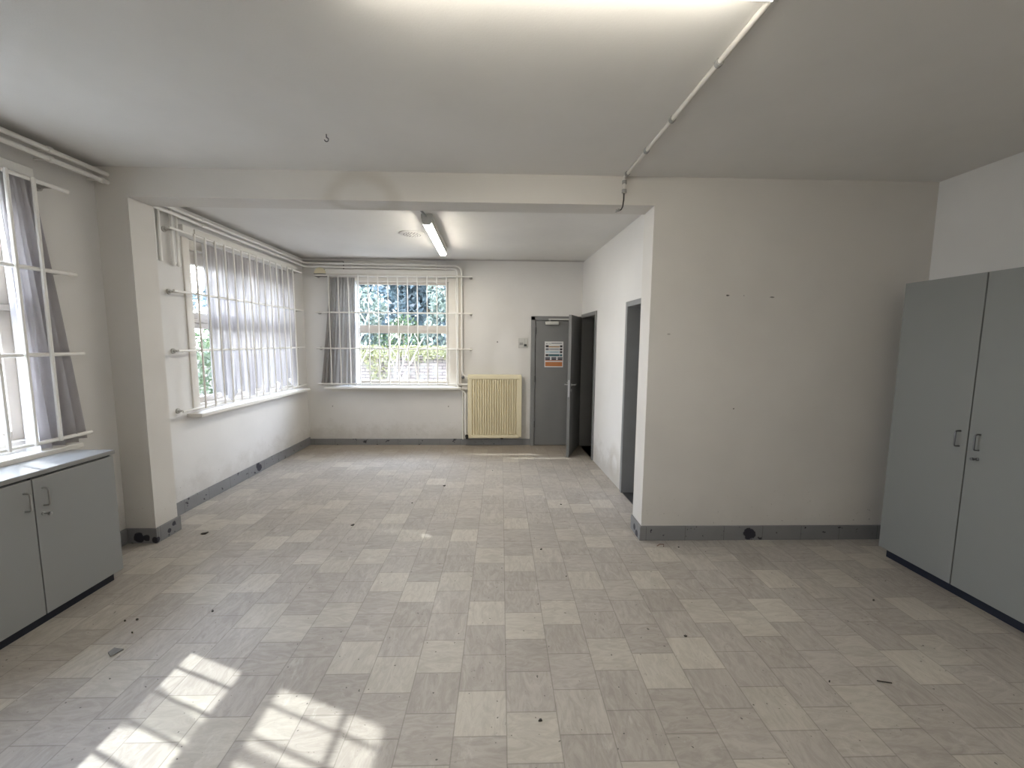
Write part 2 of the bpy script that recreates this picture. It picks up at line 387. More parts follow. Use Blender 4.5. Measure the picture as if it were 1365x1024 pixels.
# skirting boards
SK, ST = .125, .016
def skirt(name, boxes, label):
    mb = MB()
    for b in boxes: mb.box(*b)
    struct(mb.build(name, M['skirting'], bevel=.004), label, 'skirting board')
skirt('baseboard_left', [(XW, XW+ST, D1B, D2, 0, SK), (XW, XW+ST, Y0, D1, 0, SK)], 'chipped grey skirting along the left wall')
skirt('baseboard_back', [(XW+ST, .475, D2-ST, D2, 0, .10)], 'chipped grey skirting under the far window')
skirt('baseboard_middle', [(XW+ST, XL+ST, D1-ST, D1, 0, SK), (XL, XL+ST, D1, D1B+ST, 0, SK), (XR-ST, XE, D1-ST, D1, 0, SK), (XR-ST, XR, D1, D1B, 0, SK)], 'chipped grey skirting around the pilaster and wall end')
skirt('baseboard_right', [(XE-ST, XE, Y0, 1.9, 0, SK)], 'grey skirting along the right wall')

# ------------------------------------------------------------------ windows
def left_window(name, W, label, glass_top, stile):
    y0, y1, z0, z1 = W
    root = struct(thing(name, '', '', (XW, (y0+y1)/2, z0)), label, 'window')
    xo, xi = XW-.16, XW-.02
    fr = MB()
    fr.box(xo, XW+.012, y0-.02, y0+.07, z0, z1); fr.box(xo, XW+.012, y1-.07, y1+.02, z0, z1); fr.box(xo, xi, y0+.07, y1-.07, z1-.09, z1)
    fr.box(xo, xi, y0+.07, y1-.07, z0, z0+.05)
    fr.build('window_frame', M['frame_white'], root, bevel=.006)
    sa = MB(); a, b = y0+.07, y1-.07; c, d = z0+.05, z1-.09
    for (q0, q1) in ((c, 1.82), (1.86, d)):
        sa.box(xo+.03, xo+.08, a, a+stile, q0, q1); sa.box(xo+.03, xo+.08, b-stile, b, q0, q1)
        sa.box(xo+.03, xo+.08, a+stile, b-stile, q0, q0+.06); sa.box(xo+.03, xo+.08, a+stile, b-stile, q1-.06, q1)
    sa.box(xo+.02, xo+.09, a, b, 1.82, 1.86)
    if glass_top < d-.1: sa.box(xo+.02, xo+.09, a, b, glass_top, d)
    sa.build('window_sash', M['sash'], root, bevel=.004)
    for q0, q1 in ((c+.05, 1.77), (1.91, min(d, glass_top)-.0)):
        bx(xo+.052, xo+.056, a+stile-.01, b-stile+.01, q0, q1).build('window_pane', M['glass'], root)
    sl = MB(); sl.box(xo-.10, XW-.02, y0, y1, z0-.035, z0); sl.box(XW-.02, XW+.14, y0-.10, y1+.08, z0-.05, z0-.015)
    sl.build('window_sill', M['offwhite'], root, bevel=.006)
    portal('daylight_portal', (XW-WT-.02, (y0+y1)/2, (z0+z1)/2), (1,0,0), y1-y0, z1-z0)
    return root
left_window('window_1', W1, 'near left barred sash window with a grey curtain', 2.50, .065)
left_window('window_2', W2, 'left barred sash window of the alcove behind net curtain', 2.40, .10)
def back_window():
    x0, x1, z0, z1 = W3
    root = struct(thing('window_3', '', '', ((x0+x1)/2, D2, z0)), 'far barred sash window looking onto a brick garden wall', 'window')
    yi, yo = D2+.02, D2+.16
    fr = MB(); fr.box(x0-.02, x0+.08, D2-.012, yo, z0, z1); fr.box(x1-.09, x1+.02, D2-.012, yo, z0, z1)
    fr.box(x0+.08, x1-.09, yi, yo, z1-.06, z1); fr.box(x0+.08, x1-.09, yi, yo, z0, z0+.03)
    fr.build('window_frame', M['frame_white'], root, bevel=.006)
    bx(x1+.02, x1+.11, D2-.06, D2+.0, z0, z1).build('side_board', M['sash'], root, bevel=.006)
    sa = MB(); a, b = x0+.08, x1-.09; c, d = z0+.03, z1-.06
    y_a, y_b = D2+.08, D2+.13
    for q0, q1 in ((c, 1.81), (1.85, d)):
        sa.box(a, a+.06, y_a, y_b, q0, q1); sa.box(b-.06, b, y_a, y_b, q0, q1)
        sa.box(a+.06, b-.06, y_a, y_b, q0, q0+.045); sa.box(a+.06, b-.06, y_a, y_b, q1-.04, q1)
    sa.box(a, b, y_a-.01, y_b+.01, 1.81, 1.85)
    sa.build('window_sash', M['sash'], root, bevel=.004)
    for q0, q1 in ((c+.035, 1.78), (1.885, d-.03)):
        bx(a+.05, b-.05, D2+.103, D2+.107, q0, q1).build('window_pane', M['glass'], root)
    sl = MB(); sl.box(x0, x1, D2-.02, D2+.36, z0-.035, z0); sl.box(x0-.10, x1+.10, D2-.13, D2-.02, z0-.045, z0-.012)
    sl.build('window_sill', M['white'], root, bevel=.006)
    bx(x0-.02, x1+.08, D2-.03, D2, z0-.095, z0-.05).build('sill_batten', M['offwhite'], root)
    portal('daylight_portal', ((x0+x1)/2, D2+WT+.02, (z0+z1)/2), (0,-1,0), x1-x0, z1-z0)
back_window()

# ------------------------------------------------------------------ bar grilles in front of the windows
def grille(label, fn, a_lo, a_hi, first, step, n, br_lo, br_hi, zs, loc, rv=.0085, rh=.011, zt=None):
    # fn(a, out, z): a runs along the wall, out = distance from the wall
    root = thing('window_grille', label, 'window bars', loc, 'bar grilles at the windows')
    for z in zs:
        MB().tube([fn(a_lo, .095, z), fn(a_hi, .095, z)], rh, 10).build('rail', M['bar'], root, True)
        for a in (br_lo, br_hi):
            if a is None: continue
            b = MB(); b.tube([fn(a, .0, z-.004), fn(a, .095, z-.004)], .009, 8)
            p0 = Vector(fn(a, 0, z-.004)); ax = Vector(fn(a, 1, z))-Vector(fn(a, 0, z))
            b.lathe(p0, ax, [(0,.026),(.008,.026),(.012,.014),(.03,.012)], 14)
            b.build('bracket', M['bracket'], root, True)
    for k in range(n):
        a = first + step*k
        MB().tube([fn(a, .112, zs[0]-.01), fn(a, .112, zs[-1]+.01)], rv, 8).build('bar', M['bar'], root, True)
    return root
fl = lambda a, o, z: (XW+o, a, z)
fb = lambda a, o, z: (a, D2-o, z)
ZS = (.985, 1.545, 2.085, 2.635)
grille('white bar grille across the near left window', fl, 1.05, 2.955, 1.172, .142, 12, 1.12, 2.86, ZS, (XW, 2.0, .985), rv=.011, rh=.013)
grille('white bar grille over the net curtain of the alcove side window', fl, 3.80, 6.20, 4.075, .1415, 14, 3.86, 6.16, ZS, (XW, 5.0, .985))
grille('white bar grille across the far window with the garden view', fb, -2.82, -.445, -2.60, .1475, 14, -2.79, -.47, (.985, 1.53, 2.075, 2.625), (-1.6, D2, .985))

# ------------------------------------------------------------------ curtains
def curtain(name, label, cat, fn, cols, u_top, u_bot, z_top, z_bot, folds, amp, mat, out=.05, seed=1, flare=1.0, group=None, zb=None):
    rnd = random.Random(seed); nz = 26; mb = MB()
    ph = [rnd.uniform(-.5, .5) for _ in range(folds+2)]; am = [rnd.uniform(.6, 1.25) for _ in range(folds+2)]
    for j in range(nz+1):
        t = j/nz
        e = t**flare
        for i in range(cols+1):
            u = i/cols
            a = (u_top[0]*(1-e)+u_bot[0]*e)*(1-u) + (u_top[1]*(1-e)+u_bot[1]*e)*u
            w = u*folds; k = int(w); fr = w-k
            p = ph[k]*(1-fr)+ph[k+1]*fr; A = am[k]*(1-fr)+am[k+1]*fr
            o = out + amp*A*(.55+.45*t)*math.sin(2*math.pi*w + p*(1+1.5*t)) + .25*amp*math.sin(4.3*math.pi*w+3*t)
            bot = zb(u) if zb else z_bot
            z = z_top*(1-t) + bot*t
            mb.v.append(tuple(fn(a + .3*amp*math.sin(2*math.pi*w+1.2+p), o, z)))
    for j in range(nz):
        for i in range(cols):
            b = j*(cols+1)+i; mb.f.append((b, b+1, b+cols+2, b+cols+1)); mb.m.append(0)
    o = mb.build(name, mat, None, True)
    return tag(o, label, cat, group)
curtain('curtain', 'grey curtain bunched at the side of the near left window', 'curtain', fl, 120, (2.575,2.785), (2.60,2.985), 2.64, .955, 5, .040, M['curtain'], .050, 3, 1.0,
        zb=lambda u: .925 + .06*max(0, u-.45))
curtain('curtain', 'grey curtain bunched at the left of the far window, flaring at its hem', 'curtain', fb, 160, (-2.60,-2.23), (-2.79,-2.26), 2.60, .955, 8, .030, M['curtain_far'], .05, 5, 1.1,
        zb=lambda u: .955+.025*(1-u))
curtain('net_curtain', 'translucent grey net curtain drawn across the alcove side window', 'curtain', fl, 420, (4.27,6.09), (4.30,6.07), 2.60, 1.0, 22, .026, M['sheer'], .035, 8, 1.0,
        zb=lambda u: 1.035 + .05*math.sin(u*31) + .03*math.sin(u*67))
curtain('net_curtain', 'narrow white net strip beside the grey curtain of the far window', 'curtain', fb, 40, (-2.26,-2.17), (-2.27,-2.19), 2.56, .98, 2, .012, M['sheer_white'], .03, 9, 1.0)
curtain('net_curtain', 'white net curtain end hanging low in the near left window', 'curtain', fl, 60, (2.24,2.29), (2.02,2.53), 2.52, 1.02, 4, .014, M['sheer_white'], .03, 12, 5.0)

# ------------------------------------------------------------------ curtain rails
r1 = thing('curtain_rail', 'white curtain rail board above the near left window', 'curtain rail', (XW, 1.7, 2.67), 'curtain rails')
bx(XW, XW+.05, 1.05, 2.80, 2.665, 2.72).build('board', M['white'], r1, bevel=.004)
bx(XW+.05, XW+.075, 1.05, 2.60, 2.66, 2.735).build('cover_strip', M['offwhite'], r1, bevel=.004)
r2 = thing('curtain_rail', 'white curtain rail board above the alcove side window', 'curtain rail', (XW, 5.1, 2.67), 'curtain rails')
bx(XW, XW+.05, 4.02, 6.13, 2.655, 2.72).build('board', M['white'], r2, bevel=.004)
bx(XW+.05, XW+.06, 4.16, 6.13, 2.66, 2.71).build('cover_strip', M['offwhite'], r2, bevel=.003)
r3 = thing('curtain_rail', 'white curtain rail box with half round end above the far window', 'curtain rail', (-1.6, D2, 2.66), 'curtain rails')
bx(-2.66, -.64, D2-.075, D2, 2.64, 2.72).build('board', M['white'], r3, bevel=.004)
bx(-2.70, -.63, D2-.085, D2-.075, 2.632, 2.655).build('track', M['offwhite'], r3)
hd = [(.085*math.cos(math.pi*k/16), .085*math.sin(math.pi*k/16)) for k in range(17)]
MB().prism(hd, lambda u, v, t: (-2.73+u, t, 2.655+v), D2-.088, D2-.02).build('end_disc', M['cream'], r3)
bx(-2.82, -2.64, D2-.09, D2, 2.615, 2.650).build('end_bracket', M['clip'], r3)

# ------------------------------------------------------------------ pipes
def pipe(label, pts, r, clips=(), name='heating_pipe', mat='pipe', cat='pipe', group=None, rb=.05, clipmat='pipe', clip_r=None):
    p = Vector(pts[0]); root = thing(name, label, cat, p, group)
    MB().tube(bend(pts, rb), r, 12).build('pipe', M[mat], root, True)
    for c, ax, wall in clips:
        b = MB(); c = Vector(c); cr = clip_r or r*1.35
        b.lathe(c-Vector(ax)*.012, ax, [(0,cr),(.024,cr)], 12)
        b.tube([c, c+Vector(wall)], r*.5, 6)
        b.build('clip', M[clipmat], root, True)
    return root
G = 'white heating pipes'
pipe('upper white heating pipe under the ceiling above the near left window', [(XW+.10,Y0+.02,2.862),(XW+.10,D1,2.862)], .0155, [((XW+.10,y,2.862),(0,1,0),(-.10,0,0)) for y in (.6,2.86)], group=G)
pipe('lower white heating pipe under the ceiling above the near left window', [(XW+.10,Y0+.02,2.805),(XW+.10,D1,2.805)], .0155, [((XW+.10,y,2.805),(0,1,0),(-.10,0,0)) for y in (.6,2.86,3.2)], group=G)
zb = 2.695
pipe('upper white heating pipe round the alcove and down beside the far window', [(XW+.07,D1B+.002,2.825),(XW+.07,4.0,2.82),(XW+.07,D2-.08,2.805),(-.605,D2-.08,2.785),(-.605,D2-.08,1.10),(-.53,D2-.08,1.10)], .0145,
     [((XW+.07,4.25,2.82),(0,1,0),(-.07,0,0)),((XW+.07,5.8,2.809),(0,1,0),(-.07,0,0)),((-2.25,D2-.08,2.80),(1,0,0),(0,.08,0)),((-.85,D2-.08,2.788),(1,0,0),(0,.08,0)),((-.605,D2-.08,1.85),(0,0,1),(0,.08,0))], group=G, rb=.10)
pipe('lower white heating pipe round the alcove and down to the radiator foot', [(XW+.07,D1B+.002,2.775),(XW+.07,3.95,2.775),(XW+.07,4.2,2.768),(XW+.07,D2-.08,2.755),(-.665,D2-.08,2.742),(-.665,D2-.08,.90),(-.555,D2-.08,.86),(-.555,D2-.08,.17),(-.50,D2-.08,.17)], .0145,
     [((XW+.07,4.25,2.768),(0,1,0),(-.07,0,0)),((-2.25,D2-.08,2.752),(1,0,0),(0,.08,0)),((-.85,D2-.08,2.743),(1,0,0),(0,.08,0)),((-.555,D2-.08,.62),(0,0,1),(0,.08,0))], group=G, rb=.06)
pipe('thin cable pipe running under the far ceiling and down to the curtain rail', [(XW+.02,D2-.012,2.845),(-2.40,D2-.012,2.845),(-2.40,D2-.012,2.725)], .008, [], name='cable_conduit', group='cable conduits', rb=.01, mat='clip')
pipe('thin grey cable along the far ceiling line right of the cable pipe', [(-2.38,D2-.010,2.855),(-1.0,D2-.010,2.855),(-1.0,D2-.010,2.725)], .006, [], name='cable_conduit', group='cable conduits', rb=.01, mat='pipe')
for k, (y, lab) in enumerate([(3.735, 'leftmost of four slim riser pipes beside the alcove side window'), (3.79, 'second from the left of four slim riser pipes beside the alcove side window'), (3.905, 'third from the left of four slim riser pipes beside the alcove side window'), (3.965, 'rightmost of four slim riser pipes beside the alcove side window')]):
    pipe(lab, [(XW+(.016 if k < 2 else .035),y,(2.88,2.88,2.82,2.77)[k]),(XW+(.016 if k < 2 else .035),y,2.32+.02*(k < 2))], .0125, [((XW+.035,y,2.34),(0,0,1),(-.035,0,0))]*(k > 1), name='riser_pipe', group='riser pipes beside the alcove window', rb=.01)
pipe('short vertical pipe below the right end of the far window sill', [(-.60,D2-.03,.90),(-.60,D2-.03,.10)], .010, [], name='riser_pipe', group='riser pipes at the far window', rb=.01)

# ceiling conduit to the near lamp, and the loose wire at its end
pipe('grey conduit running across the ceiling to the near lamp', [(.985,1.60,HC-.013),(.937,D1-.012,HC-.013),(.937,D1-.012,2.79)], .0125,
     [((.985-.048*(y-1.6)/1.64,y,HC-.013),(0,1,0),(0,0,.012)) for y in (1.95,2.42,2.80,3.17)] + [((.937,D1-.013,2.87),(0,0,1),(0,.012,0)),((.937,D1-.013,2.805),(0,0,1),(0,.012,0))], name='ceiling_conduit', mat='offwhite', rb=.02, clipmat='clip', clip_r=.018, cat='conduit')
wr = thing('loose_wire', 'loose dark wire with terminal block hanging under the lintel', 'wire', (.93, D1-.012, 2.79))
MB().tube([(.937,D1-.012,2.795),(.936,D1-.013,2.74),(.928,D1-.02,2.69),(.915,D1-.03,2.665),(.900,D1-.035,2.655)], .005, 8).build('wire', M['black'], wr, True)
tb = MB()
for k in range(2): tb.box(.868+k*.018, .882+k*.018, D1-.047, D1-.025, 2.642+k*.006, 2.660+k*.006)
tb.build('terminal_block', M['clip'], wr, bevel=.003)
hk = thing('ceiling_hook', 'small dark hook screwed into the ceiling', 'hook', (-1.087, 2.70, HC))
MB().tube([(-1.087,2.70,HC),(-1.087,2.70,HC-.02)] + arc((-1.087,2.70,HC-.032), (0,0,1), (1,0,0), .012, 0, 4.6, 8), .0035, 6).build('hook', M['darksteel'], hk, True)

# ------------------------------------------------------------------ lamps
def lamp(label, c, ang, L, zc, glow, hood=.045):
    # batten lamp: white body, end caps and prismatic cover; built along local y then turned
    root = thing('fluorescent_lamp', label, 'ceiling lamp', (c[0], c[1], zc), 'fluorescent batten lamps')
    ca, sa = math.cos(ang), math.sin(ang)
    def tr(x, y, z): return (c[0]+x*ca-y*sa, c[1]+x*sa+y*ca, zc+z)
    h = L/2
    bx(-hood, hood, -h+.01, h-.01, -.045, 0).map(tr).build('lamp_body', M['lampbody'], root, bevel=.003)
    if hood > .05:   # slim lamp: tray on the ceiling, deep opaque body, bright cover underneath
        bx(-.048, .048, -h+.01, h-.01, -.084, -.044).map(tr).build('lamp_tray', M['lampbody'], root, bevel=.003)
    prof = [(-.042,-.085),(-.038,-.096),(-.026,-.104),(.026,-.104),(.038,-.096),(.042,-.085)] if hood > .05 else [(-.062,-.035),(-.070,-.05),(-.066,-.085),(-.045,-.105),(.045,-.105),(.066,-.085),(.070,-.05),(.062,-.035)]
    MB().prism(prof, lambda u, v, t: tr(u, t, v), -h+.02, h-.02).build('lamp_cover', M[glow], root)
    for s in (-1, 1):
        p2 = [(u*1.03, v*1.02) for u, v in prof]+([(.038,-.044),(-.038,-.044)] if hood > .05 else [(.05,-.002),(-.05,-.002)])
        MB().prism(p2, lambda u, v, t: tr(u, t, v), s*(h-.02), s*(h+.0)).build('end_cap', M['lampbody'], root)
    return root
lamp('lit fluorescent batten lamp under the alcove ceiling', (-.752, 4.86), math.radians(1.8), 1.46, HCA, 'lamp_alcove', .055)
lamp('lit fluorescent batten lamp nearest the viewer at the top of the picture', (.19, 1.445), math.radians(90.5), 1.50, HC, 'lamp_room')
lamp('added fluorescent batten lamp, unseen behind the viewer', (.19, -1.2), math.radians(90), 1.50, HC, 'lamp_room')  # unseen lamp added to brighten the ceiling and the middle wall
lw = MB().tube([(-.77, D1B, HCA-.012),(-.765, 3.95, HCA-.012),(-.755, 4.06, HCA-.012),(-.735, 4.12, HCA-.03)], .010, 8)
tag(lw.build('lamp_cable', M['clip'], None, True), 'short cable pipe feeding the alcove lamp', 'cable')
tag(bx(.93, 1.0, 1.40, 1.60, HC-.03, HC).build('junction_box', M['offwhite'], None, bevel=.006), 'small white junction box at the end of the near lamp', 'junction box')
cv = thing('ceiling_vent', 'round off-white vent plate on the alcove ceiling beside the lamp', 'vent', (-1.035, 4.90, HCA))
MB().lathe((-1.035,4.90,HCA), (0,0,-1), [(0,.15),(.006,.148),(.012,.13),(.013,.0)], 32).build('plate', M['ceiling'], cv, True)
hl = MB()
for ring, n in ((.035,6),(.065,12),(.095,18)):
    for k in range(n):
        a = 2*math.pi*k/n; hl.lathe((-1.035+ring*math.cos(a), 4.90+ring*math.sin(a), HCA-.0125), (0,0,-1), [(0,.0075),(.0015,.0075)], 8)
hl.build('vent_holes', M['gap'], cv)

# ------------------------------------------------------------------ radiator
rd = thing('radiator', 'cream panel radiator with vertical flutes under the switch plate', 'radiator', (-.10, D2, .12))
RX0, RX1, RZ0, RZ1, RYF, RYB = -.508, .288, .135, 1.130, D2-.115, D2-.05
n = 19; pts = []; w = (RX1-RX0-.08)/n
for k in range(n):
    a = RX0+.04+k*w
    pts += [(a, 0), (a+w*.46, 0), (a+w*.54, .032), (a+w*.94, .032)]
pts.append((RX1-.04, 0))
fr_ = [(RX0, 0), *pts, (RX1, 0), (RX1, RYB-RYF), (RX0, RYB-RYF)]
MB().prism(fr_, lambda u, v, t: (u, RYF+v, t), RZ0+.05, RZ1-.06).build('fluted_panel', M['cream'], rd)
bx(RX0, RX1, RYF, RYB, RZ0, RZ0+.05).build('bottom_rim', M['cream'], rd, bevel=.008)
bx(RX0, RX1, RYF, RYB, RZ1-.06, RZ1).build('top_rim', M['cream'], rd, bevel=.008)
b = MB(); b.box(RX0-.004, RX1+.03, RYF+.004, D2-.02, RZ1-.025, RZ1+.008); b.build('top_grille', M['cream'], rd, bevel=.006)
for x in (RX0-.003, RX1+.003): bx(x-.006, x+.03*(x>0)+.006, RYF+.006, D2-.02, RZ0+.02, RZ1-.02).build('side_panel', M['cream'], rd, bevel=.004)
for x in (RX0+.15, RX1-.15): bx(x-.015, x+.015, RYB, D2-.001, RZ0+.3, RZ0+.34).build('wall_bracket', M['cream'], rd)
v = MB(); v.tube([(-.53,D2-.08,1.10),(RX0,D2-.08,1.10)], .011, 8); v.lathe((-.555,D2-.08,1.10), (0,-1,0), [(0,.018),(.03,.018),(.05,.012)], 12); v.build('top_valve', M['white'], rd, True)
MB().lathe((-.575,D2-.10,1.10), (-.3,-1,0), [(0,.016),(.02,.023),(.045,.022),(.05,.012)], 12).build('valve_knob', M['darksteel'], rd, True)
v = MB(); v.tube([(-.50,D2-.08,.17),(RX0,D2-.08,.17)], .012, 8); v.lathe((-.532,D2-.085,.17), (0,-1,0), [(0,.02),(.04,.026),(.06,.02)], 12); v.lathe((-.532,D2-.085,.15), (0,0,-1), [(0,.018),(.03,.02),(.035,.01)], 10); v.build('bottom_valve', M['black'], rd, True)
MB().lathe((.02,RYF+.03,RZ0+.002), (0,0,-1), [(0,.02),(.02,.022)], 10).build('drain_plug', M['black'], rd, True)
tag(bx(-.66, -.50, D2-.075, D2-.055, .905, .93).build('pipe_cover', M['white'], None, bevel=.004), 'small white strip between the sill and the radiator', 'strip')

# ------------------------------------------------------------------ switch plate and nail
sw = thing('switch_plate', 'small grey square switch plate left of the far door', 'switch', (.345, D2, 1.63))
bx(.275, .415, D2-.02, D2, 1.555, 1.712).build('plate', M['greyplastic'], sw, bevel=.005)
bx(.36, .40, D2-.032, D2-.02, 1.585, 1.615).build('rocker', M['black'], sw, bevel=.003)
bx(.29, .345, D2-.023, D2-.02, 1.60, 1.64).build('cover_cap', M['clip'], sw)
MB().tube([(.37,D2-.022,1.615),(.37,D2-.022,1.70)], .002, 6).build('cord', M['clip'], sw)

# ------------------------------------------------------------------ doors
d1 = struct(thing('door_1', '', '', (.87, D2, 0)), 'closed grey door in the far wall carrying a poster', 'door')
FX0, FX1 = .468, 1.245
b = MB(); b.box(FX0, FX0+.065, D2-.045, D2+.0, 0, 2.05); b.box(FX0, FX1, D2-.045, D2, 1.985, 2.05); b.box(FX1-.03, FX1, D2-.045, D2, 0, 2.05)
b.build('door_frame', M['frame_grey'], d1, bevel=.005)
bx(FX0+.07, FX1-.033, D2-.030, D2-.001, .006, 1.980).build('door_leaf', M['door_grey'], d1, bevel=.003)
for z in (.30, 1.02, 1.78): MB().tube([(FX0+.068,D2-.047,z),(FX0+.068,D2-.047,z+.10)], .008, 8).build('hinge', M['darksteel'], d1, True)
cz = thing('door_closer', '', '', (0,0,0)); bpy.data.objects.remove(cz)
cb = bx(.69, .895, D2-.085, D2-.030, 1.918, 1.970).build('door_closer', M['closer'], d1, bevel=.006)
b = MB(); b.box(.735, 1.16, D2-.075, D2-.055, 1.993, 2.012); b.box(.745, .765, D2-.07, D2-.05, 1.965, 1.995); b.build('closer_arm', M['closer'], cb)
h = MB(); h.lathe((1.13,D2-.03,1.02), (0,-1,0), [(0,.022),(.01,.022),(.012,.009),(.05,.009)], 12); h.tube([(1.13,D2-.078,1.02),(1.02,D2-.082,1.02)], .009, 8); h.build('door_handle', M['steel'], d1, True)

ps = thing('poster', 'white safety poster with coloured rows and an orange box on the far door', 'poster', (.83, D2-.03, 1.25))
PX0, PX1, PZ0, PZ1 = .685, .977, 1.258, 1.660; PY = D2-.031
def pc(name, u0, u1, v0, v1, col, k=1):
    w_, h_ = PX1-PX0, PZ1-PZ0
    return bx(PX0+w_*u0, PX0+w_*u1, PY-.0012-.0006*k, PY-.0012, PZ1-h_*v1, PZ1-h_*v0).build(name, col, ps)
PM = {k: paint('print_'+k, c, .5, .08, 60) for k, c in dict(white=(.70,.70,.70), brown=(.42,.27,.13), grey=(.42,.43,.45), sky=(.45,.56,.62), teal=(.05,.13,.16), dark=(.035,.03,.035), orange=(.46,.17,.06), red=(.40,.14,.08), slate=(.16,.17,.20), paper=(.62,.55,.48)).items()}
bx(PX0, PX1, PY-.0012, PY, PZ0, PZ1).build('sheet', PM['white'], ps)
for u0, u1, v0, v1 in ((.36,.92,.055,.085),(.06,.16,.075,.10),(.20,.34,.085,.10)): pc('title_line', u0, u1, v0, v1, PM['slate'])
for v0, v1, cm, ic in ((.145,.225,'brown','dark'),(.262,.340,'grey','slate'),(.372,.447,'sky','slate'),(.492,.572,'teal','teal')):
    pc('colour_band', .22, .80, v0+(.03 if cm == 'brown' else 0), v1, PM[cm])
    pc('pictogram', .05, .21, v0, v1, PM['dark' if cm in ('brown','teal') else ('slate' if cm == 'grey' else 'sky')])
    pc('pictogram', .82, .95, v0, v1, PM['dark' if cm != 'teal' else 'teal'])
    if cm != 'teal':
        pc('text_line', .30, .72, v0+.035, v0+.045, PM['slate'], 2)
for u0 in (.03, .365, .70):
    q = pc('picture', u0, u0+.27, .60, .72, PM['slate'])
    pc('picture_figure', u0+.02, u0+.24, .67, .715, PM['dark'], 2)
pc('colour_strip', .03, .97, .725, .755, PM['red'])
pc('orange_box', .04, .96, .795, .965, PM['orange'])
pc('text_line', .25, .75, .86, .872, PM['brown'], 2)

# open door in the alcove's right wall
d2 = struct(thing('door_2', '', '', (xr(6.0), 6.0, 0)), 'grey door standing ajar beside the far wall', 'door')
def rw(x, y, z): return (x+xr(y), y, z)
def door_frame(D, root, t=.055):
    y0, y1, _, z1 = D; b = MB()
    b.box(-.018, .17, y0-.035, y0+t-.035, 0, z1+.02); b.box(-.018, .17, y1-t+.035, y1+.035, 0, z1+.02); b.box(-.018, .17, y0+t-.035, y1-t+.035, z1-t+.02, z1+.02)
    b.map(rw).build('door_frame', M['frame_grey'], root, bevel=.004)
door_frame(DR2, d2)
TH = math.radians(22); hx, hy = xr(6.36)-.02, 6.365
def leaf(u, v, z):   # u along the leaf from the hinge, v across its thickness
    return (hx - u*math.sin(TH) + v*math.cos(TH)*-1, hy - u*math.cos(TH) + v*math.sin(TH), z)
lf = bx(0, .735, -.0, .04, .012, 2.030).map(leaf).build('door_leaf', M['door_grey'], d2, bevel=.002)
bx(.7355, .737, .008, .032, .88, 1.12).map(leaf).build('lock_plate', M['steel'], lf)
for sgn, v0 in ((1, .04), (-1, .0)):
    e = .05*sgn
    h = MB(); h.lathe(leaf(.675, v0, 1.05), Vector(leaf(0, sgn, 0))-Vector(leaf(0,0,0)), [(0,.024),(.008,.024),(.010,.010),(.05,.010)], 12)
    h.tube([leaf(.675, v0+e, 1.05), leaf(.57, v0+e*1.05, 1.05)], .0095, 8)
    h.lathe(leaf(.675, v0, .97), Vector(leaf(0, sgn, 0))-Vector(leaf(0,0,0)), [(0,.022),(.007,.022)], 12)
    h.build('door_handle', M['steel'], lf, True)
d3 = struct(thing('door_3', '', '', (xr(3.95), 3.95, 0)), 'grey framed doorway nearest the wall end with its door open inwards', 'door')
door_frame(DR3, d3)
l3 = bx(.15, .90, DR3[1]-.075, DR3[1]-.035, .012, 2.02).map(lambda x, y, z: (x+xr(4.3), y, z)).build('door_leaf', M['door_grey'], d3, bevel=.002)
bx(.0, .16, DR3[0]+.02, DR3[1]-.02, 0, .006).map(rw).build('threshold', M['darksteel'], d3)

# ------------------------------------------------------------------ low cupboard on the left
cb_ = thing('low_cupboard', 'grey two door low cupboard under the near left window', 'cupboard', (-2.82, 2.27, 0))
CX, CY0, CY1, CYS = -2.61, 1.795, 2.755, 2.275
bx(XW+.02, CX-.020, CY0+.005, CY1-.002, .065, .872).build('carcass', M['cab_grey'], cb_, bevel=.002)
bx(XW+.04, CX-.042, CY0+.03, CY1-.03, 0, .065).build('plinth', M['plinth'], cb_)
bx(XW+.02, CX+.006, CY0-.01, CY1+.012, .878, .906).build('worktop', M['top_grey'], cb_, bevel=.005)
bx(XW+.03, CX-.012, CY0+.01, CY1-.01, .871, .879).build('shadow_gap', M['gap'], cb_)
bx(CX-.021, CX-.012, CYS-.005, CYS+.005, .068, .87).build('door_gap', M['gap'], cb_)
def bow(fn, u, z0, z1, proj=.034, r=.0048):
    p = [fn(u, 0, z0), fn(u, proj, z0), fn(u, proj, z1), fn(u, 0, z1)]
    return MB().tube(bend(p, .014, 4), r, 8)
fc = lambda a, o, z: (CX+o, a, z)
for y0, y1, hy_, lock in ((CY0, CYS-.003, CYS-.045, False), (CYS+.003, CY1, CYS+.047, True)):
    dr = bx(CX-.018, CX, y0, y1, .068, .866).build('door', M['cab_grey'], cb_, bevel=.0015)
    bow(fc, hy_, .70, .80).build('handle', M['steel'], dr, True)
    if lock:
        k = MB(); k.lathe(fc(hy_-.01, 0, .655), (1,0,0), [(0,.009),(.006,.009),(.008,.006)], 12)
        k.tube([fc(hy_-.01, .006, .655), fc(hy_-.01, .03, .655)], .004, 6); k.lathe(fc(hy_-.01, .03, .655), (1,.0,0), [(0,.004),(.004,.009),(.016,.009),(.018,.003)], 10)
        k.build('lock_key', M['steel'], dr, True)

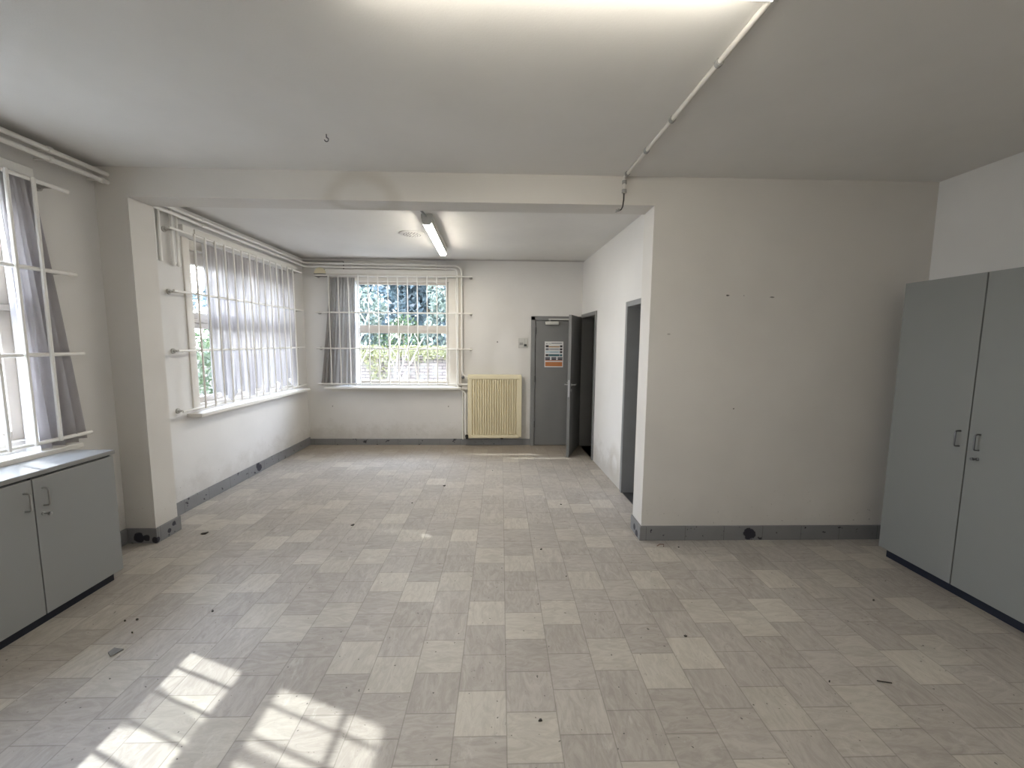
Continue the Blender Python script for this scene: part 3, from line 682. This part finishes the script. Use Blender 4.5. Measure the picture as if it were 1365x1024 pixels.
# ------------------------------------------------------------------ tall wardrobe on the right
wd = thing('wardrobe', 'tall grey two door wardrobe against the right wall', 'wardrobe', (3.2, 2.47, 0))
WX, WY0, WY1, WYS = 2.975, 1.955, 2.982, 2.470
bx(WX+.020, XE-.004, WY0+.003, WY1-.003, .075, 2.095).build('carcass', M['ward_shaded'], wd, bevel=.002)
bx(WX+.050, XE-.03, WY0+.02, WY1-.02, 0, .075).build('plinth', M['plinth'], wd)
bx(WX+.012, WX+.021, WYS-.005, WYS+.005, .08, 2.09).build('door_gap', M['gap'], wd)
fw = lambda a, o, z: (WX-o, a, z)
for y0, y1, hy_, lock in ((WY0, WYS-.0035, WYS-.065, True), (WYS+.0035, WY1, WYS+.045, False)):
    dr = bx(WX, WX+.018, y0, y1, .078, 2.098).build('door', M['ward_shaded'], wd, bevel=.0015)
    bow(fw, hy_, 1.0, 1.10).build('handle', M['darksteel'], dr, True)
    if lock:
        k = MB(); k.lathe(fw(hy_+.0, 0, .945), (-1,0,0), [(0,.009),(.006,.009),(.008,.006)], 12); k.tube([fw(hy_, .006, .945), fw(hy_, .028, .945)], .004, 6)
        k.lathe(fw(hy_, .026, .945), (-1,0,0), [(0,.004),(.004,.009),(.016,.009),(.018,.003)], 10)
        k.build('lock_key', M['darksteel'], dr, True)

# ------------------------------------------------------------------ litter on the floor
dm = paint('litter_dark', (.05,.045,.04), .7, .3); dm2 = paint('litter_grey', (.20,.20,.20), .7, .2)
rnd = random.Random(21)
def scrap(x, y, r, m, label, group=None, thin=.35):
    n = 7; a0 = rnd.uniform(0, 6); mb = MB()
    poly = [(r*rnd.uniform(.5,1.15)*math.cos(a0+2*math.pi*k/n), r*thin*1.6*rnd.uniform(.5,1.15)*math.sin(a0+2*math.pi*k/n)) for k in range(n)]
    t = rnd.uniform(-.8, .8); ct, st = math.cos(t), math.sin(t)
    mb.prism(poly, lambda u, v, z: (x+u*ct-v*st, y+u*st+v*ct, z + .15*abs(u)), 0.0, .006)
    tag(mb.build('floor_litter', m), label, 'litter', group)
scrap(-2.03, 2.05, .035, dm2, 'crumpled grey scrap on the floor in front of the low cupboard', None, .7)
scrap(-2.52, 3.40, .03, dm, 'dark flake on the floor beside the foot of the pilaster')
scrap(-.64, 4.55, .022, dm, 'small dark lump on the bright floor in mid alcove')
scrap(-1.32, 3.55, .022, dm, 'small dark lump on the floor in front of the alcove opening, left of the middle')
for x, y in ((-2.20,2.30),(-2.14,2.31),(-2.07,2.20),(-1.75,2.38),(.62,4.0),(.33,3.1),(.47,2.72),(1.45,3.12),(1.62,1.80),(2.42,2.42),(1.05,2.12),(.18,1.62),(-.1,5.1),(-.9,4.05)):
    scrap(x, y, rnd.uniform(.006,.011), dm, 'tiny dark crumb on the tiled floor', 'crumbs on the floor')
tag(MB().tube([(1.28,3.14,.003),(1.315,3.17,.003),(1.345,3.165,.004),(1.33,3.13,.003)], .0025, 6).build('floor_litter', paint('litter_red', (.16,.06,.04), .6, .1), None, True), 'reddish bit of wire on the floor by the wall end', 'litter')
tag(MB().tube([(1.86,1.80,.003),(1.92,1.785,.003)], .003, 6).build('floor_litter', dm, None, True), 'dark splinter on the floor in front of the wardrobe', 'litter')

# ------------------------------------------------------------------ garden outside the windows
s = Sh('garden_soil'); M['soil'] = s.out(s.mix(s.noise(3, 5), (.13,.125,.11), (.20,.19,.17)), .9)
def brick_mat():
    s = Sh('garden_brick'); bt = N(s.nt, 'ShaderNodeTexBrick'); s.link(s.mapping((1,1,1), (math.radians(90),0,0)), bt.inputs['Vector'])
    bt.inputs['Scale'].default_value = 1.0; bt.inputs['Brick Width'].default_value = .22; bt.inputs['Row Height'].default_value = .075; bt.inputs['Mortar Size'].default_value = .010
    bt.inputs['Color1'].default_value = (.27,.225,.20,1); bt.inputs['Color2'].default_value = (.19,.155,.14,1); bt.inputs['Mortar'].default_value = (.05,.047,.04,1)
    c = s.mix(s.math('MULTIPLY', s.ramp(s.noise(6, 5), .42, .62), .55), bt.outputs['Color'], (.24,.23,.205))
    return s.out(c, .9)
M['brick'] = brick_mat()
struct(bx(-26, 14, -14, 30, -.75, -.45).build('ground', M['soil']), 'garden soil outside the windows', 'ground')
gw = thing('garden_wall', 'weathered brick garden wall seen through the far window', 'wall', (-2.5, 10.1, -.45), None, 'structure')
bx(-9, 4, 10.0, 10.25, -.45, 1.22).build('brickwork', M['brick'], gw)
bx(-9, 4, 9.96, 10.29, 1.22, 1.29).build('coping', M['brick'], gw)
def leafmat(name, a, b, tr=.35):
    m = bpy.data.materials.new(name); m.use_nodes = True; nt = m.node_tree; nt.nodes.clear()
    geo = nt.nodes.new('ShaderNodeNewGeometry'); mc = nt.nodes.new('ShaderNodeMix'); mc.data_type = 'RGBA'
    mc.inputs[6].default_value = (*a, 1); mc.inputs[7].default_value = (*b, 1); nt.links.new(geo.outputs['Random Per Island'], mc.inputs['Factor'])
    d = nt.nodes.new('ShaderNodeBsdfDiffuse'); t = nt.nodes.new('ShaderNodeBsdfTranslucent'); g = nt.nodes.new('ShaderNodeBsdfGlossy'); g.inputs['Roughness'].default_value = .35
    nt.links.new(mc.outputs[2], d.inputs[0]); nt.links.new(mc.outputs[2], t.inputs[0])
    m1 = nt.nodes.new('ShaderNodeMixShader'); m1.inputs[0].default_value = tr; m2 = nt.nodes.new('ShaderNodeMixShader'); m2.inputs[0].default_value = .06
    o = nt.nodes.new('ShaderNodeOutputMaterial')
    nt.links.new(d.outputs[0], m1.inputs[1]); nt.links.new(t.outputs[0], m1.inputs[2]); nt.links.new(m1.outputs[0], m2.inputs[1]); nt.links.new(g.outputs[0], m2.inputs[2]); nt.links.new(m2.outputs[0], o.inputs[0])
    return m
M['bark'] = paint('bark', (.20,.17,.13), .9, .3, 20)
M['twig'] = paint('pale_twig', (.50,.46,.40), .8, .15, 20)
def tree(label, base, height, rx, ry, n, size, mat, seed, z_lo=.12, cat='tree', name='tree', group=None, cone=False):
    r = random.Random(seed); root = thing(name, label, cat, base, group)
    bx_, by_, bz_ = base; mb = MB()
    for _ in range(n):
        while True:
            a, b, c = r.uniform(-1,1), r.uniform(-1,1), r.uniform(-1,1)
            if .35 < a*a+b*b+c*c < 1: break
        t = (c+1)/2; k = (1.15-t) if cone else 1
        lump = 1 + .22*math.sin(5*a+seed) + .18*math.sin(7*c+2*seed)
        p = Vector((bx_+a*rx*k*lump, by_+b*ry*k*lump, bz_+height*(z_lo+(1-z_lo)*t)))
        d1_ = Vector((r.uniform(-1,1), r.uniform(-1,1), r.uniform(-1,1))).normalized(); d2_ = d1_.cross(Vector((r.uniform(-1,1), r.uniform(-1,1), r.uniform(-1,1)))).normalized()
        s_ = size*r.uniform(.6, 1.4)
        mb.add([p-d1_*s_, p+d2_*s_*.45, p+d1_*s_, p-d2_*s_*.45], [(0,1,2,3)])
    mb.build('foliage', mat, root)
    tk = MB(); tk.tube([(bx_,by_,bz_),(bx_+.05,by_,bz_+height*.4),(bx_,by_+.04,bz_+height*.85)], [.10*height/6,.07*height/6,.02], 8)
    for k in range(5):
        a = r.uniform(0, 6.28); z = bz_+height*(.25+.12*k)
        tk.tube([(bx_+.03,by_,z),(bx_+math.cos(a)*rx*.6,by_+math.sin(a)*ry*.6,z+height*.14)], [.035*height/6,.012], 6)
    tk.build('trunk', M['bark'], root, True)
    return root
LB = leafmat('leaf_blue_green', (.05,.085,.10), (.15,.205,.235)); LG = leafmat('leaf_green', (.04,.07,.03), (.11,.16,.07)); LY = leafmat('leaf_yellow', (.12,.13,.045), (.23,.225,.09)); LP = leafmat('leaf_pale', (.07,.10,.08), (.20,.24,.20))
tree('dark blue green conifer behind the garden wall, left half of the far window', (-5.6, 13.9, -.45), 11, 2.4, 1.2, 12000, .14, LB, 1, cone=False)
tree('tall dark blue green conifer in the middle of the far window', (-3.0, 17.6, -.45), 14, 3.0, 1.3, 14000, .16, LB, 2)
tree('blue green conifer at the right edge of the far window view', (-.2, 14.2, -.45), 11, 2.2, 1.2, 11000, .14, LB, 3)
tree('pale green bush just behind the garden wall at the right of the far window', (-1.35, 12.2, -.45), 4.1, 1.0, .7, 4400, .075, LP, 4, cat='bush', name='bush')
tree('loose green bush behind the garden wall at the left of the far window', (-4.4, 12.2, -.45), 3.9, 1.0, .7, 4000, .075, LP, 5, cat='bush', name='bush')
tree('mid green bush behind the middle of the garden wall', (-2.9, 12.2, -.45), 2.9, .75, .6, 2800, .06, LG, 6, cat='bush', name='bush')
for k, (x, w_, lab) in enumerate(((-3.75,.42,'yellow green creeper over the left of the garden wall'), (-2.95,.42,'yellow green creeper hanging down the middle of the garden wall'), (-2.05,.5,'yellow green creeper over the garden wall right of its middle'), (-1.2,.42,'thin yellow green creeper at the right of the garden wall'))):
    r = random.Random(40+k); cr_ = thing('creeper', lab, 'plant', (x, 9.98, -.45), 'creepers on the garden wall'); mb = MB()
    for _ in range(620):
        u = r.gauss(0, w_); hang = r.random()**(1.6 if k == 1 else 3.2)*(.85 if k == 1 else .30)*math.exp(-(u/w_)**2*1.4)
        p = Vector((x+u, 9.93-.06*r.random(), 1.38 + r.uniform(-.05,.16)-hang))
        a_ = Vector((r.uniform(-1,1), r.uniform(-.6,.2), r.uniform(-1,1))).normalized(); b_ = a_.cross(Vector((0,-1,.2))).normalized(); s_ = r.uniform(.02,.045)
        mb.add([p-a_*s_, p+b_*s_*.6, p+a_*s_, p-b_*s_*.6], [(0,1,2,3)])
    mb.build('leaves', LY, cr_)
    MB().tube([(x,9.93,-.45),(x+.05,9.93,.5),(x-.05,9.93,1.3)], .018, 6).build('stem', M['bark'], cr_, True)
def twigs(label, base, tips, seed):
    r = random.Random(seed); root = thing('bare_shrub', label, 'shrub', base, 'bare shrubs before the garden wall')
    for tx, ty, tz in tips:
        b0 = Vector(base); t = Vector((tx,ty,tz)); m = (b0+t)/2+Vector((r.uniform(-.1,.1),0,r.uniform(-.2,.15)))
        mb = MB().tube([b0, m, t], [.016,.011,.005], 6)
        for k in range(4):
            q = m.lerp(t, .15+.22*k); mb.tube([q, q+Vector((r.uniform(-.2,.3), r.uniform(-.1,.1), r.uniform(.15,.4)))], [.006,.003], 5)
        mb.build('branch', M['twig'], root, True)
twigs('bare pale shrub outside the left part of the far window', (-3.9, 9.0, -.45), [(-3.0,9.0,2.7),(-2.85,9.05,2.35),(-3.1,8.9,2.0),(-2.9,9.1,1.55),(-3.2,9,1.2),(-3.4,9.0,2.9)], 3)
twigs('bare pale shrub outside the middle of the far window', (-2.7, 9.4, -.45), [(-2.0,9.4,1.95),(-1.75,9.4,1.75),(-2.5,9.4,1.9),(-2.2,9.3,2.1)], 4)
for k, (x, y, lab) in enumerate(((-6.6, 3.2, 'green bush outside the near left window'), (-7.8, 5.1, 'green bush outside the near half of the alcove side window'), (-6.6, 8.2, 'green bush outside the far half of the alcove side window'))):
    tree(lab, (x, y, -.45), 2.6, 1.0, 1.1, 3000, .07, LG, 60+k, cat='bush', name='bush')
tree('leafy green tree added outside to shade the alcove side window', (-6.0, 6.1, -.45), 6.0, 1.15, 1.0, 3600, .10, LG, 71, z_lo=.42)  # tree added to keep direct sun off the alcove window
tree('broad dark evergreen hedge closing the garden far behind the conifers', (-4.0, 22.5, -.45), 12.0, 11.0, 1.0, 16000, .26, LB, 81, z_lo=.02, cat='hedge', name='hedge')
